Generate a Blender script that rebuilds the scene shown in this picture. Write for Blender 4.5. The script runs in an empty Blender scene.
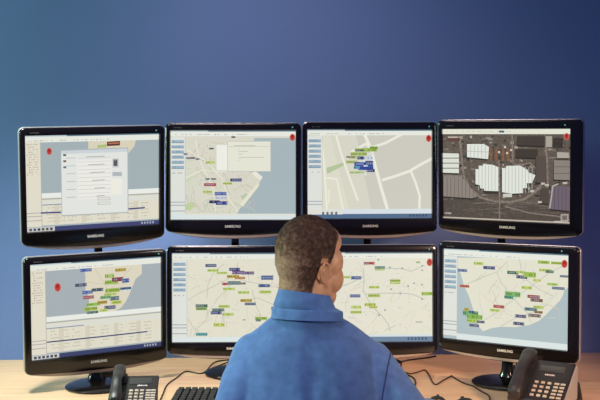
import bpy, bmesh, math, random
import numpy as np
from mathutils import Vector, Matrix

S = bpy.context.scene
COL = S.collection
random.seed(7)
PI = math.pi
F = 950.0            # focal length in pixels of a 600 wide frame
CAMH = 1.51
PITCH = math.atan(50 / F)
DESK = 0.735

def V(*a): return Vector(a)
def at(px, py, depth):
    """world point seen at a photograph position, at a distance along +Y"""
    xc = (px - 300) / F; yc = (200 - py) / F
    c, s = math.cos(PITCH), math.sin(PITCH)
    dy = c + yc * s; dz = -s + yc * c
    k = depth / dy
    return V(xc * k, depth, CAMH + dz * k)
def on_desk(px, py, h=0.0):
    xc = (px - 300) / F; yc = (200 - py) / F
    c, s = math.cos(PITCH), math.sin(PITCH)
    dy = c + yc * s; dz = -s + yc * c
    k = (DESK + h - CAMH) / dz
    return V(xc * k, dy * k, DESK + h)

# ---------------------------------------------------------------- materials
def lin(c):
    return tuple(((v / 255) / 12.92 if v / 255 <= .04045 else ((v / 255 + .055) / 1.055) ** 2.4) for v in c)
def mat(name, rgb, rough=.5, metal=0, coat=0, noise=None, bump=None, spec=.5):
    m = bpy.data.materials.new(name); m.use_nodes = True
    nt = m.node_tree; b = nt.nodes['Principled BSDF']
    c = lin(rgb)
    b.inputs['Base Color'].default_value = (*c, 1)
    b.inputs['Roughness'].default_value = rough
    b.inputs['Metallic'].default_value = metal
    b.inputs['Coat Weight'].default_value = coat
    b.inputs['Coat Roughness'].default_value = .06
    b.inputs['Specular IOR Level'].default_value = spec
    tc = nt.nodes.new('ShaderNodeTexCoord')
    if noise:
        sc, amt, stretch = noise
        mp = nt.nodes.new('ShaderNodeMapping'); mp.inputs['Scale'].default_value = stretch
        n = nt.nodes.new('ShaderNodeTexNoise'); n.inputs['Scale'].default_value = sc; n.inputs['Detail'].default_value = 5
        r = nt.nodes.new('ShaderNodeValToRGB')
        r.color_ramp.elements[0].position = .3; r.color_ramp.elements[1].position = .7
        r.color_ramp.elements[0].color = (*[v * (1 - amt) for v in c], 1)
        r.color_ramp.elements[1].color = (*[min(1, v * (1 + amt)) for v in c], 1)
        nt.links.new(tc.outputs['Object'], mp.inputs[0]); nt.links.new(mp.outputs[0], n.inputs[0])
        nt.links.new(n.outputs[0], r.inputs[0]); nt.links.new(r.outputs[0], b.inputs['Base Color'])
    if bump:
        sc, st, dist = bump
        n2 = nt.nodes.new('ShaderNodeTexNoise'); n2.inputs['Scale'].default_value = sc; n2.inputs['Detail'].default_value = 4
        bp = nt.nodes.new('ShaderNodeBump'); bp.inputs['Strength'].default_value = st; bp.inputs['Distance'].default_value = dist
        nt.links.new(tc.outputs['Object'], n2.inputs[0]); nt.links.new(n2.outputs[0], bp.inputs['Height'])
        nt.links.new(bp.outputs[0], b.inputs['Normal'])
    return m

M = {
 'wall': mat('blue_wall_paint', (93, 112, 162), .75, noise=(1.2, .03, (1, 1, 1)), bump=(220, .05, .001), spec=.2),
 'floor': mat('grey_carpet', (90, 88, 92), .95, noise=(60, .2, (1, 1, 1))),
 'wood': None,
 'gloss': mat('gloss_black_plastic', (15, 11, 10), .18, coat=.15, spec=.4, noise=(3, .1, (1, 1, 1))),
 'matte': mat('matte_black_plastic', (24, 22, 22), .5, noise=(30, .1, (1, 1, 1))),
 'rim': mat('grey_gloss_rim', (176, 172, 170), .28, metal=.55, noise=(3, .05, (1, 1, 1))),
 'lip': mat('smoked_clear_lip', (150, 132, 122), .2, coat=.6, noise=(3, .05, (1, 1, 1))),
 'logo': mat('silver_print', (205, 200, 190), .4, noise=(10, .03, (1, 1, 1))),
 'faint': mat('faint_grey_print', (96, 90, 84), .5, noise=(10, .03, (1, 1, 1))),
 'phone': mat('charcoal_phone_plastic', (36, 32, 31), .42, noise=(40, .12, (1, 1, 1)), bump=(500, .1, .0004)),
 'handset': mat('grey_black_handset_plastic', (40, 36, 35), .42, noise=(40, .12, (1, 1, 1))),
 'phonebase': mat('lit_edge_grey_plastic', (150, 144, 136), .5, noise=(30, .05, (1, 1, 1))),
 'key': mat('cream_key_plastic', (178, 162, 144), .5, noise=(30, .05, (1, 1, 1))),
 'display': mat('grey_lcd', (60, 60, 58), .25, noise=(10, .05, (1, 1, 1))),
 'keyboard': mat('black_keyboard_plastic', (13, 11, 12), .65, noise=(40, .1, (1, 1, 1))),
 'cable': mat('black_cable_rubber', (38, 28, 26), .55, noise=(40, .1, (1, 1, 1))),
 'skin': mat('tan_skin', (202, 146, 106), .5, noise=(55, .10, (1, 1, 1)), bump=(300, .12, .0008)),
 'shirt': None, 'collar': None,
 'seam': mat('dark_blue_stitching', (34, 48, 92), .9, noise=(200, .2, (1, 1, 1))),
 'trouser': mat('dark_navy_cloth', (34, 38, 54), .9, noise=(50, .15, (1, 1, 1))),
 'shoe': mat('black_leather', (22, 20, 19), .4, noise=(20, .1, (1, 1, 1))),
 'chair': mat('charcoal_chair_fabric', (46, 46, 50), .9, noise=(120, .2, (1, 1, 1))),
 'metal': mat('chrome_metal', (150, 150, 152), .25, metal=1, noise=(5, .05, (1, 1, 1))),
 'iris': mat('dark_brown_iris', (38, 24, 18), .15, noise=(300, .2, (1, 1, 1))),
 'eye': mat('eye_white', (226, 220, 212), .2, noise=(8, .03, (1, 1, 1))),
}

def wood():
    m = mat('light_beech_wood', (214, 160, 118), .42); nt = m.node_tree; b = nt.nodes['Principled BSDF']
    tc = nt.nodes.new('ShaderNodeTexCoord'); mp = nt.nodes.new('ShaderNodeMapping'); mp.inputs['Scale'].default_value = (1.2, 22, 22)
    n = nt.nodes.new('ShaderNodeTexNoise'); n.inputs['Scale'].default_value = 2.2; n.inputs['Detail'].default_value = 7; n.inputs['Distortion'].default_value = .6
    r = nt.nodes.new('ShaderNodeValToRGB')
    r.color_ramp.elements[0].position = .3; r.color_ramp.elements[1].position = .72
    r.color_ramp.elements[0].color = (*lin((194, 156, 122)), 1); r.color_ramp.elements[1].color = (*lin((216, 178, 142)), 1)
    for a, c in ((tc.outputs['Object'], mp.inputs[0]), (mp.outputs[0], n.inputs[0]), (n.outputs[0], r.inputs[0]), (r.outputs[0], b.inputs['Base Color'])): nt.links.new(a, c)
    return m
M['wood'] = wood()
def cloth(name, rgb):
    m = mat(name, rgb, .85, noise=(38, .17, (1, 1, 1))); nt = m.node_tree; b = nt.nodes['Principled BSDF']
    b.inputs['Sheen Weight'].default_value = .35; b.inputs['Sheen Roughness'].default_value = .5
    b.inputs['Sheen Tint'].default_value = (.55, .8, 1, 1)
    b.inputs['Specular IOR Level'].default_value = .2
    tc = nt.nodes.new('ShaderNodeTexCoord')
    n = nt.nodes.new('ShaderNodeTexNoise'); n.inputs['Scale'].default_value = 420; n.inputs['Detail'].default_value = 2
    bp = nt.nodes.new('ShaderNodeBump'); bp.inputs['Strength'].default_value = .35; bp.inputs['Distance'].default_value = .0012
    nt.links.new(tc.outputs['Object'], n.inputs[0]); nt.links.new(n.outputs[0], bp.inputs['Height']); nt.links.new(bp.outputs[0], b.inputs['Normal'])
    return m
M['shirt'] = cloth('blue_fleece', (78, 108, 158)); M['collar'] = cloth('blue_fleece_collar', (80, 112, 164))

def hair_mat():
    m = mat('cropped_dark_hair', (44, 30, 24), .8, spec=.25); nt = m.node_tree; b = nt.nodes['Principled BSDF']
    tc = nt.nodes.new('ShaderNodeTexCoord')
    n = nt.nodes.new('ShaderNodeTexNoise'); n.inputs['Scale'].default_value = 90; n.inputs['Detail'].default_value = 6; n.inputs['Roughness'].default_value = .75
    a = nt.nodes.new('ShaderNodeAttribute'); a.attribute_name = 'grey'
    add = nt.nodes.new('ShaderNodeMath'); add.operation = 'ADD'
    mul = nt.nodes.new('ShaderNodeMath'); mul.operation = 'MULTIPLY'; mul.inputs[1].default_value = .50
    r = nt.nodes.new('ShaderNodeValToRGB')
    r.color_ramp.elements[0].position = .42; r.color_ramp.elements[1].position = 1.0
    r.color_ramp.elements[0].color = (*lin((44, 30, 24)), 1); r.color_ramp.elements[1].color = (*lin((172, 138, 114)), 1)
    e = r.color_ramp.elements.new(.62); e.color = (*lin((84, 60, 46)), 1)
    for p, q in ((tc.outputs['Object'], n.inputs[0]), (n.outputs[0], add.inputs[0]), (a.outputs['Fac'], mul.inputs[0]), (mul.outputs[0], add.inputs[1]), (add.outputs[0], r.inputs[0]), (r.outputs[0], b.inputs['Base Color'])): nt.links.new(p, q)
    return m
M['hair'] = hair_mat()

def screen_mat(name, noisy):
    m = bpy.data.materials.new(name); m.use_nodes = True; nt = m.node_tree; b = nt.nodes['Principled BSDF']
    b.inputs['Base Color'].default_value = (.012, .012, .012, 1); b.inputs['Roughness'].default_value = .35
    b.inputs['Specular IOR Level'].default_value = .25
    a = nt.nodes.new('ShaderNodeAttribute'); a.attribute_name = 'picture'
    out = a.outputs['Color']
    if noisy:
        tc = nt.nodes.new('ShaderNodeTexCoord')
        n = nt.nodes.new('ShaderNodeTexNoise'); n.inputs['Scale'].default_value = noisy; n.inputs['Detail'].default_value = 6; n.inputs['Roughness'].default_value = .7
        mr = nt.nodes.new('ShaderNodeMapRange'); mr.inputs[1].default_value = .3; mr.inputs[2].default_value = .7; mr.inputs[3].default_value = .6; mr.inputs[4].default_value = 1.35
        mx = nt.nodes.new('ShaderNodeVectorMath'); mx.operation = 'SCALE'
        nt.links.new(tc.outputs['Object'], n.inputs[0]); nt.links.new(n.outputs[0], mr.inputs[0])
        nt.links.new(out, mx.inputs[0]); nt.links.new(mr.outputs[0], mx.inputs['Scale']); out = mx.outputs[0]
    nt.links.new(out, b.inputs['Emission Color']); b.inputs['Emission Strength'].default_value = .95
    return m
M['screen'] = screen_mat('lit_screen', 0); M['satellite'] = screen_mat('lit_satellite_picture', 110)
def led_mat():
    m = mat('teal_led', (60, 110, 110), .3); b = m.node_tree.nodes['Principled BSDF']
    b.inputs['Emission Color'].default_value = (*lin((120, 215, 205)), 1); b.inputs['Emission Strength'].default_value = .35
    return m
M['led'] = led_mat()

# ---------------------------------------------------------------- helpers
def obj(name, bm, m, parent=None, smooth=True, angle=40):
    me = bpy.data.meshes.new(name)
    bmesh.ops.recalc_face_normals(bm, faces=bm.faces[:]) if name != 'screen' else None
    bm.to_mesh(me); bm.free()
    return link(name, me, m, parent, smooth, angle)
def link(name, me, m, parent=None, smooth=True, angle=40):
    o = bpy.data.objects.new(name, me); COL.objects.link(o)
    for x in (m if isinstance(m, (list, tuple)) else [m]): me.materials.append(x)
    if smooth:
        me.polygons.foreach_set('use_smooth', [True] * len(me.polygons))
        try: me.set_sharp_from_angle(angle=math.radians(angle))
        except Exception: pass
    if parent: o.parent = parent
    return o
def thing(name, label, cat, loc=(0, 0, 0), rot=(0, 0, 0), group=None):
    o = bpy.data.objects.new(name, None); COL.objects.link(o); o.empty_display_size = .05
    o.location = loc; o.rotation_euler = rot; tag(o, label, cat, group); return o
def tag(o, label, cat, group=None):
    o['label'] = label; o['category'] = cat
    if group: o['group'] = group
    return o
def struct(o): o['kind'] = 'structure'; return o
def box(bm, c, d, bevel=0, mtx=None, seg=2):
    r = bmesh.ops.create_cube(bm, size=1)
    vs = r['verts']
    for v in vs: v.co = V(v.co.x * d[0], v.co.y * d[1], v.co.z * d[2])
    if bevel:
        es = list({e for v in vs for e in v.link_edges})
        rr = bmesh.ops.bevel(bm, geom=es, offset=bevel, segments=seg, profile=.6, affect='EDGES')
        vs = list({v for f in rr['faces'] for v in f.verts} | {v for v in vs if v.is_valid})
    T = (mtx or Matrix.Identity(4)) @ Matrix.Translation(c)
    for v in vs: v.co = T @ v.co
    return vs
def loft(bm, loops, cap0=True, cap1=True, closed=True):
    rings = [[bm.verts.new(p) for p in L] for L in loops]
    for a, b in zip(rings, rings[1:]):
        n = len(a)
        for i in range(n if closed else n - 1):
            j = (i + 1) % n
            bm.faces.new((a[i], a[j], b[j], b[i]))
    if cap0: bm.faces.new(rings[0])
    if cap1: bm.faces.new(rings[-1])
    return rings
def ellipse(c, rx, ry, n=28, ax=V(1, 0, 0), ay=V(0, 1, 0), p=2.0):
    out = []
    for i in range(n):
        t = 2 * PI * i / n; a, b = math.cos(t), math.sin(t)
        a = math.copysign(abs(a) ** (2 / p), a); b = math.copysign(abs(b) ** (2 / p), b)
        out.append(V(*c) + ax * (rx * a) + ay * (ry * b))
    return out
def ball(bm, c, r, seg=20, rot=None):
    rr = (r, r, r) if not isinstance(r, (tuple, list)) else r
    g = bmesh.ops.create_uvsphere(bm, u_segments=seg, v_segments=seg // 2 + 2, radius=1)
    T = Matrix.Translation(c) @ (rot.to_4x4() if rot else Matrix.Identity(4)) @ Matrix.Diagonal((*rr, 1))
    for v in g['verts']: v.co = T @ v.co
def limb(bm, pts, seg=20):
    """pts: [(Vector, radius)...] closed rounded chain"""
    for (p, r), (q, s) in zip(pts, pts[1:]):
        p, q = V(*p), V(*q); d = (q - p).normalized()
        a = d.orthogonal().normalized(); b = d.cross(a)
        L = []
        for k in range(5):
            t = k * PI / 2 / 5 ; L.append(ellipse(p - d * (r * math.cos(t)), max(r * math.sin(t), r * .02), max(r * math.sin(t), r * .02), seg, a, b))
        L.append(ellipse(p, r, r, seg, a, b)); L.append(ellipse(q, s, s, seg, a, b))
        for k in range(4, -1, -1):
            t = k * PI / 2 / 5; L.append(ellipse(q + d * (s * math.cos(t)), max(s * math.sin(t), s * .02), max(s * math.sin(t), s * .02), seg, a, b))
        loft(bm, L)
def remesh(bm, voxel, smooth=8, factor=.5):
    bmesh.ops.recalc_face_normals(bm, faces=bm.faces[:])
    me = bpy.data.meshes.new('tmp'); bm.to_mesh(me); bm.free()
    o = bpy.data.objects.new('tmp', me); COL.objects.link(o)
    r = o.modifiers.new('r', 'REMESH'); r.mode = 'VOXEL'; r.voxel_size = voxel
    s = o.modifiers.new('s', 'SMOOTH'); s.factor = factor; s.iterations = smooth
    dg = bpy.context.evaluated_depsgraph_get(); dg.update()
    out = bpy.data.meshes.new_from_object(o.evaluated_get(dg))
    bpy.data.objects.remove(o); bpy.data.meshes.remove(me)
    return out
def smooth_path(pts, n=10):
    P = [V(*p) for p in pts]; out = []
    for i in range(len(P) - 1):
        a = P[max(i - 1, 0)]; b = P[i]; c = P[i + 1]; d = P[min(i + 2, len(P) - 1)]
        for k in range(n):
            t = k / n
            out.append(.5 * ((2 * b) + (c - a) * t + (2 * a - 5 * b + 4 * c - d) * t * t + (3 * b - a - 3 * c + d) * t ** 3))
    out.append(P[-1]); return out
def tube(bm, pts, r, seg=8):
    L = []
    for i, p in enumerate(pts):
        d = (pts[min(i + 1, len(pts) - 1)] - pts[max(i - 1, 0)]).normalized()
        a = d.cross(V(0, 0, 1))
        a = a.normalized() if a.length > .01 else d.orthogonal().normalized()
        L.append(ellipse(p, r, r, seg, a, d.cross(a)))
    loft(bm, L)

# ---------------------------------------------------------------- the setting
TURN = math.radians(3.3)
WALLY = 3.54
def setting(name, c, d, m, turn=True):
    bm = bmesh.new(); box(bm, (0, 0, 0), d)
    o = obj(name, bm, m, smooth=False)
    o.rotation_euler = (0, 0, TURN if turn else 0); o.location = c
    return struct(o)
tv = V(-math.sin(TURN), math.cos(TURN), 0); tx = V(math.cos(TURN), math.sin(TURN), 0)
base = V(0, WALLY, 0)
setting('wall_back', base + tv * .06 + V(0, 0, 1.5), (9, .12, 3.0), M['wall'])
setting('floor', base - tv * 2.6 + V(0, 0, -.05), (9, 5.4, .1), M['floor'])
sk = setting('baseboard_back', base - tv * .008 + V(0, 0, .05), (8.9, .016, .1), M['wall'])

# desk: one worktop with a thin edge band and panel legs
dt = thing('desk', 'long light beech wood desk carrying the screens and phones', 'desk', base - tv * .46, (0, 0, TURN))
bm = bmesh.new(); box(bm, (0, 0, DESK - .016), (3.6, .92, .032), .003); obj('desktop', bm, M['wood'], dt)
for x in (-1.72, 1.72):
    bm = bmesh.new(); box(bm, (x, 0, (DESK - .034) / 2), (.03, .82, DESK - .034), .002); obj('leg', bm, M['wood'], dt)
bm = bmesh.new(); box(bm, (0, .38, .5), (3.38, .018, .36), .002); obj('modesty_panel', bm, M['wood'], dt)

# ---------------------------------------------------------------- screen pictures
SC = {1: [(25.9, 136.6), (158.6, 132.6), (159.2, 223.9), (26.4, 232)],
      2: [(171, 130.5), (295.7, 130.5), (295.5, 219.3), (170.8, 220)],
      3: [(307.8, 130), (431.7, 130), (431.8, 217.8), (307.6, 218.8)],
      4: [(442.8, 129.3), (570.2, 128.8), (570, 223.7), (443.4, 217.5)],
      5: [(30.5, 264.8), (160.4, 256.9), (161.5, 345), (31.4, 360.8)],
      6: [(172.5, 253.5), (297.3, 252.8), (297.2, 341.8), (172.3, 342.4)],
      7: [(307.6, 252.5), (432, 252), (432.5, 341.4), (307.6, 341.9)],
      8: [(444, 249.3), (568.2, 254.2), (567.7, 351), (442.8, 337)]}
SW, SH = .43, .305
def homography(src):
    A = []; b = []
    for (x, y), (u, v) in zip(src, ((0, 0), (1, 0), (1, 1), (0, 1))):
        A.append([x, y, 1, 0, 0, 0, -u * x, -u * y]); b.append(u)
        A.append([0, 0, 0, x, y, 1, -v * x, -v * y]); b.append(v)
    h = np.linalg.solve(np.array(A), np.array(b)); return np.append(h, 1).reshape(3, 3)
class Picture:
    def __init__(s, k, base):
        s.H = homography(SC[k]); s.items = []; s.r = random.Random(k * 31)
        s.poly([(0, 0), (1, 0), (1, 1), (0, 1)], base)
    def m(s, p):
        q = s.H @ np.array([p[0], p[1], 1]); return (q[0] / q[2], q[1] / q[2])
    def poly(s, uv, c, mi=0):
        P = list(uv)
        for ax, lim, sg in ((0, 0, 1), (0, 1, -1), (1, 0, 1), (1, 1, -1)):
            Q = []
            for i in range(len(P)):
                a, b = P[i - 1], P[i]
                ia = sg * (a[ax] - lim) >= 0; ib = sg * (b[ax] - lim) >= 0
                if ia != ib:
                    t = (lim - a[ax]) / (b[ax] - a[ax])
                    Q.append(tuple(a[j] + t * (b[j] - a[j]) for j in (0, 1)))
                if ib: Q.append(b)
            P = Q
            if len(P) < 3: return
        s.items.append((P, lin(c), mi))
    def rect(s, u0, v0, u1, v1, c, mi=0): s.poly([(u0, v0), (u1, v0), (u1, v1), (u0, v1)], c, mi)
    def pp(s, pts, c, mi=0): s.poly([s.m(p) for p in pts], c, mi)
    def pr(s, x0, y0, x1, y1, c, mi=0): s.pp([(x0, y0), (x1, y0), (x1, y1), (x0, y1)], c, mi)
    def uvline(s, P, w, c, mi=0):
        w2 = w / 2
        for a, b in zip(P, P[1:]):
            dx, dy = (b[0] - a[0]) * 1.41, b[1] - a[1]; L = math.hypot(dx, dy) or 1
            nx, ny = -dy / L * w2 / 1.41, dx / L * w2
            ex, ey = dx / L * w2 * .6 / 1.41, dy / L * w2 * .6
            s.poly([(a[0] + nx - ex, a[1] + ny - ey), (b[0] + nx + ex, b[1] + ny + ey), (b[0] - nx + ex, b[1] - ny + ey), (a[0] - nx - ex, a[1] - ny - ey)], c, mi)
    def line(s, pts, w, c, mi=0): s.uvline([s.m(p) for p in pts], w / 90, c, mi)   # width in photograph pixels
    def disc(s, x, y, rx, ry, c):
        s.pp([(x + rx * math.cos(t), y + ry * math.sin(t)) for t in [i * PI / 8 for i in range(16)]], c)
    def tag(s, x, y, w, h, c, txt=None):
        """map tag centred on x, y with two rows of illegible print"""
        d = txt or tuple(max(0, v - 60) for v in c) if sum(c) > 330 else (150, 160, 185)
        u, v = s.m((x, y)); w /= 125; h /= 89
        s.rect(u - w / 2, v - h / 2, u + w / 2, v + h / 2, c)
        n = max(2, int(w * 125 / 1.6)); x0 = u - w / 2
        for i in range(n):
            if s.r.random() < .7:
                a = x0 + w * (i + .15) / n
                s.rect(a, v - h * .22, a + w / n * .6, v + h * .2, d)
    def print_row(s, u0, u1, v, h, c, dens=.6, step=.012):
        u = u0
        while u < u1:
            w = step * s.r.uniform(.5, 1.6)
            if s.r.random() < dens: s.rect(u, v, min(u + w * .8, u1), v + h, c)
            u += w
    def red_button(s, x, y, r=2.4):
        s.disc(x, y, r * 1.15, r * 1.5, (214, 130, 116)); s.disc(x, y, r * .95, r * 1.3, (190, 56, 48)); s.disc(x, y - r * .3, r * .45, r * .6, (150, 24, 24))
    def mesh(s, y0):
        me = bpy.data.meshes.new('screen'); vs = []; fs = []; mi = []; cols = []
        for k, (P, c, m_) in enumerate(s.items):
            b = len(vs)
            for u, v in P: vs.append(((u - .5) * SW, y0 - k * 4e-6, (.5 - v) * SH)); cols.append((*c, 1))
            fs.append(tuple(range(b + len(P) - 1, b - 1, -1))); mi.append(m_)
        me.from_pydata(vs, [], fs); me.polygons.foreach_set('material_index', mi)
        a = me.attributes.new('picture', 'FLOAT_COLOR', 'POINT'); a.data.foreach_set('color', [x for c in cols for x in c])
        # all faces look towards the viewer
        me.update()
        flip = [p.index for p in me.polygons if p.normal.y > 0]
        if flip:
            for i in flip: me.polygons[i].flip()
        return me

CREAM = (228, 226, 208); PALE = (232, 233, 224); SEA = (168, 184, 188); GREY = (150, 152, 152)
GREEN = (160, 186, 86); LIME = (186, 204, 112); NAVY = (44, 56, 110); BLUE = (66, 92, 168); RED = (168, 66, 54); BROWN = (120, 84, 66); TEAL = (96, 158, 160); DKG = (66, 104, 78); PURP = (112, 70, 120); OLIVE = (178, 160, 70)
LAND = (219, 217, 201)

def top_bar(p, h=.062, titled=True):
    p.rect(0, 0, 1, h, (234, 236, 226))
    p.rect(0, 0, 1, .012, (190, 206, 212))
    if titled: p.rect(.30, 0, 1, .012, (92, 120, 140))
    p.print_row(.02, .62, h - .022, .008, (170, 174, 170), .5)
def side_stripes(p, w=.115, v0=.07):
    p.rect(0, v0, w, .965, (226, 229, 222))
    for i in range(6):
        v = v0 + .035 + i * .058
        p.rect(.008, v, w - .008, v + .034, (158, 182, 198)); p.rect(.008, v + .026, w - .008, v + .034, (110, 138, 160))
        p.print_row(.014, w - .03, v + .008, .01, (120, 146, 168), .6)
    p.print_row(.014, w - .02, v0 + .40, .012, (180, 178, 168), .6)
    for v in (.80, .835, .90): p.rect(.0, v, w, v + .010, (164, 174, 178))
    p.rect(w, v0, w + .004, .965, (196, 194, 180))
def noise_roads(p, x0, y0, x1, y1, n, c=(200, 196, 180)):
    for i in range(n):
        x, y = p.r.uniform(x0, x1), p.r.uniform(y0, y1); a = p.r.uniform(0, PI); L = p.r.uniform(5, 16); P = [(x, y)]
        for k in range(3):
            a += p.r.uniform(-.5, .5); x += math.cos(a) * L / 3; y += math.sin(a) * L / 3
            P.append((min(max(x, x0), x1), min(max(y, y0), y1)))
        p.line(P, p.r.uniform(.4, .8), tuple(v + p.r.randint(-14, 14) for v in c))
def specks(p, x0, y0, x1, y1, n, cs):
    for i in range(n):
        x, y = p.r.uniform(x0, x1), p.r.uniform(y0, y1); w = p.r.uniform(.5, 2.2)
        p.pr(x, y, x + w, y + .7, p.r.choice(cs))
def table_panel(p, v0, u0=.11):
    p.rect(u0, v0, 1, .94, (226, 222, 204))
    p.rect(u0, v0, 1, v0 + .05, (236, 238, 232)); p.rect(u0, v0 + .055, 1, v0 + .068, (168, 174, 172))
    p.rect(u0, v0 + .085, 1, v0 + .12, (222, 224, 216)); p.rect(u0, v0 + .118, u0 + .28, v0 + .128, (138, 144, 158))
    for k in range(7):
        v = v0 + .15 + k * .036
        if v > .9: break
        for u in (.14, .22, .30, .42, .52, .63, .74, .86): p.print_row(u, u + .06, v, .011, (196, 190, 170), .75)
    for u in (.20, .40, .62, .80): p.rect(u, v0 + .13, u + .035, .93, (214, 208, 188))
def tree_panel(p, w=.105):
    p.rect(0, .06, w, .95, (228, 222, 204))
    for k in range(13):
        v = .085 + k * .026; u = .018 + (.012 if k % 4 else 0)
        p.rect(u - .008, v, u - .002, v + .012, (170, 150, 110)); p.print_row(u, w - .015, v, .009, (186, 178, 160), .7)
    for v in (.80, .835, .88): p.rect(.0, v, w, v + .008, (166, 168, 174))
    p.rect(w, .06, w + .004, .95, (190, 184, 168))
def task_bar(p, c=(58, 64, 112)):
    p.rect(0, .955, 1, 1, c); p.rect(0, .955, .2, 1, (206, 206, 204))
    for k in range(6): p.rect(.015 + k * .03, .965, .034 + k * .03, .992, p.r.choice([(48, 56, 66), (90, 84, 70), (60, 80, 110)]))
    for k in range(5): p.rect(.86 + k * .022, .966, .872 + k * .022, .988, (170, 176, 186))

def pic_form():
    p = Picture(1, (164, 178, 182))
    p.pp([(88, 138), (136, 138), (134, 146), (128.5, 152), (126, 160), (88, 160)], (220, 212, 188))
    top_bar(p, .07); tree_panel(p); table_panel(p, .60); task_bar(p)
    for a, b in (((40.5, 212.6), (60, 211.9)), ((127.5, 208.6), (144.5, 207.4))): p.line([a, b], 1.4, (58, 60, 124))
    p.red_button(49.3, 151.4)
    # form window
    p.pp([(60.5, 149.8), (127.8, 147), (128.2, 212.5), (61, 216)], (176, 182, 184))
    p.pp([(61, 150.8), (127, 148), (127.4, 211.5), (61.5, 214.8)], (228, 231, 226))
    p.pp([(61, 150.8), (127, 148), (127, 151.3), (61, 154)], (206, 214, 218))
    p.pp([(77, 160), (111, 158.5), (111.4, 197), (77.4, 199)], (238, 238, 230))
    for k in range(11):
        y = 158 + k * 3.9
        p.line([(78, y), (110, y - 1.4)], .5, (206, 206, 198))
        if k % 2 == 0:
            p.line([(66, y), (75, y - .4)], .6, (176, 184, 188))
            p.line([(86 + k, y - 1.4), (104, y - 2.2)], .7, (170, 172, 170))
    for k, (y, c) in enumerate(((154, (96, 90, 100)), (160, (120, 96, 84)), (166, (110, 110, 120)))): p.pr(63, y, 66, y + 2, c)
    p.pr(112, 158, 118.5, 167, (202, 206, 206)); p.pr(113, 159, 117, 165.5, (84, 84, 92)); p.pr(114, 158.5, 115.5, 160, (176, 174, 170))
    p.pr(112, 171.5, 121.5, 175.5, (178, 184, 190)); p.pr(111.5, 178, 121.5, 194, (240, 238, 226))
    for y in (196.5, 201): p.pp([(97, y + .5), (110, y), (110, y + 3), (97, y + 3.5)], (196, 198, 190)); p.pp([(98, y + 1), (109.5, y + .5), (109.5, y + 2.4), (98, y + 2.9)], (226, 226, 216))
    p.pp([(106.5, 141.5), (119.5, 140.5), (119.5, 145), (106.5, 145.8)], (96, 46, 40)); p.line([(108, 143.2), (118, 142.6)], 1.2, (196, 120, 90))
    p.pp([(97, 145), (106, 144), (106, 147), (97, 147.6)], (172, 194, 120))
    return p
def pic_harbour():
    p = Picture(2, LAND)
    p.pp([(255, 138), (297, 138), (297, 216), (236, 216), (240, 209), (249, 198), (258, 186), (262.5, 178), (257, 173), (250, 172), (246, 168)], SEA)
    noise_roads(p, 187, 140, 255, 213, 70); noise_roads(p, 187, 140, 235, 213, 40, (206, 212, 176)); specks(p, 187, 140, 250, 212, 90, [(176, 176, 160), (210, 206, 186), (196, 206, 160), (222, 220, 196)])
    for P in ([(188, 150), (205, 160), (222, 178), (230, 200), (238, 212)], [(186, 178), (203, 170), (222, 172), (246, 168)], [(196, 140), (200, 160), (214, 190), (216, 213)]): p.line(P, .9, (236, 234, 214))
    p.pp([(240, 204), (258, 183), (260, 185), (243, 207)], (232, 230, 206)); p.pp([(252, 173), (256, 171), (263, 177), (261, 180), (256, 177)], (236, 234, 218))
    p.pp([(242, 197), (246, 193), (248, 195), (243, 200)], (186, 200, 170)); p.pp([(185, 205), (192, 202), (196, 206), (190, 211), (185, 210)], (194, 208, 158))
    top_bar(p); side_stripes(p); p.rect(0, .935, 1, 1, (220, 230, 230)); p.rect(.115, .935, 1, .95, (228, 228, 210))
    p.pr(216.5, 144, 228.5, 171, (204, 206, 198)); p.pr(217, 144.6, 228, 170.4, (240, 240, 230))
    p.pr(228, 141, 271.3, 171.6, (196, 200, 192)); p.pr(228.6, 141.6, 270.7, 171, (232, 232, 216))
    p.line([(229, 146.5), (270, 146.5)], .5, (200, 200, 186))
    for y, x in ((149, 240), (151.5, 248), (154, 243), (157.3, 264), (160, 241)): p.line([(239, y), (x, y)], .6, (188, 190, 178))
    p.pr(235, 145, 256, 146.4, (206, 206, 190))
    for x, y, w in ((186, 154, 4), (191, 158, 9), (198, 159, 4), (212, 148.5, 5), (208, 179, 4), (214, 179, 5), (234, 137, 4)): p.tag(x, y, w, 1.6, (72, 76, 92))
    for x, y in ((211, 162.5), (228, 183.5), (208, 192)): p.tag(x, y, 9, 2.4, LIME)
    p.tag(210.5, 184.8, 12, 3, RED); p.tag(236.5, 180, 11.5, 3, NAVY); p.tag(221, 193.8, 12, 3.2, BLUE); p.tag(215, 202, 10.5, 3, (40, 44, 84)); p.tag(222, 203.2, 11.5, 3.6, (52, 60, 134)); p.tag(221, 198, 12, 2.4, (190, 198, 222))
    p.red_button(292.6, 137.3)
    return p
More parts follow.
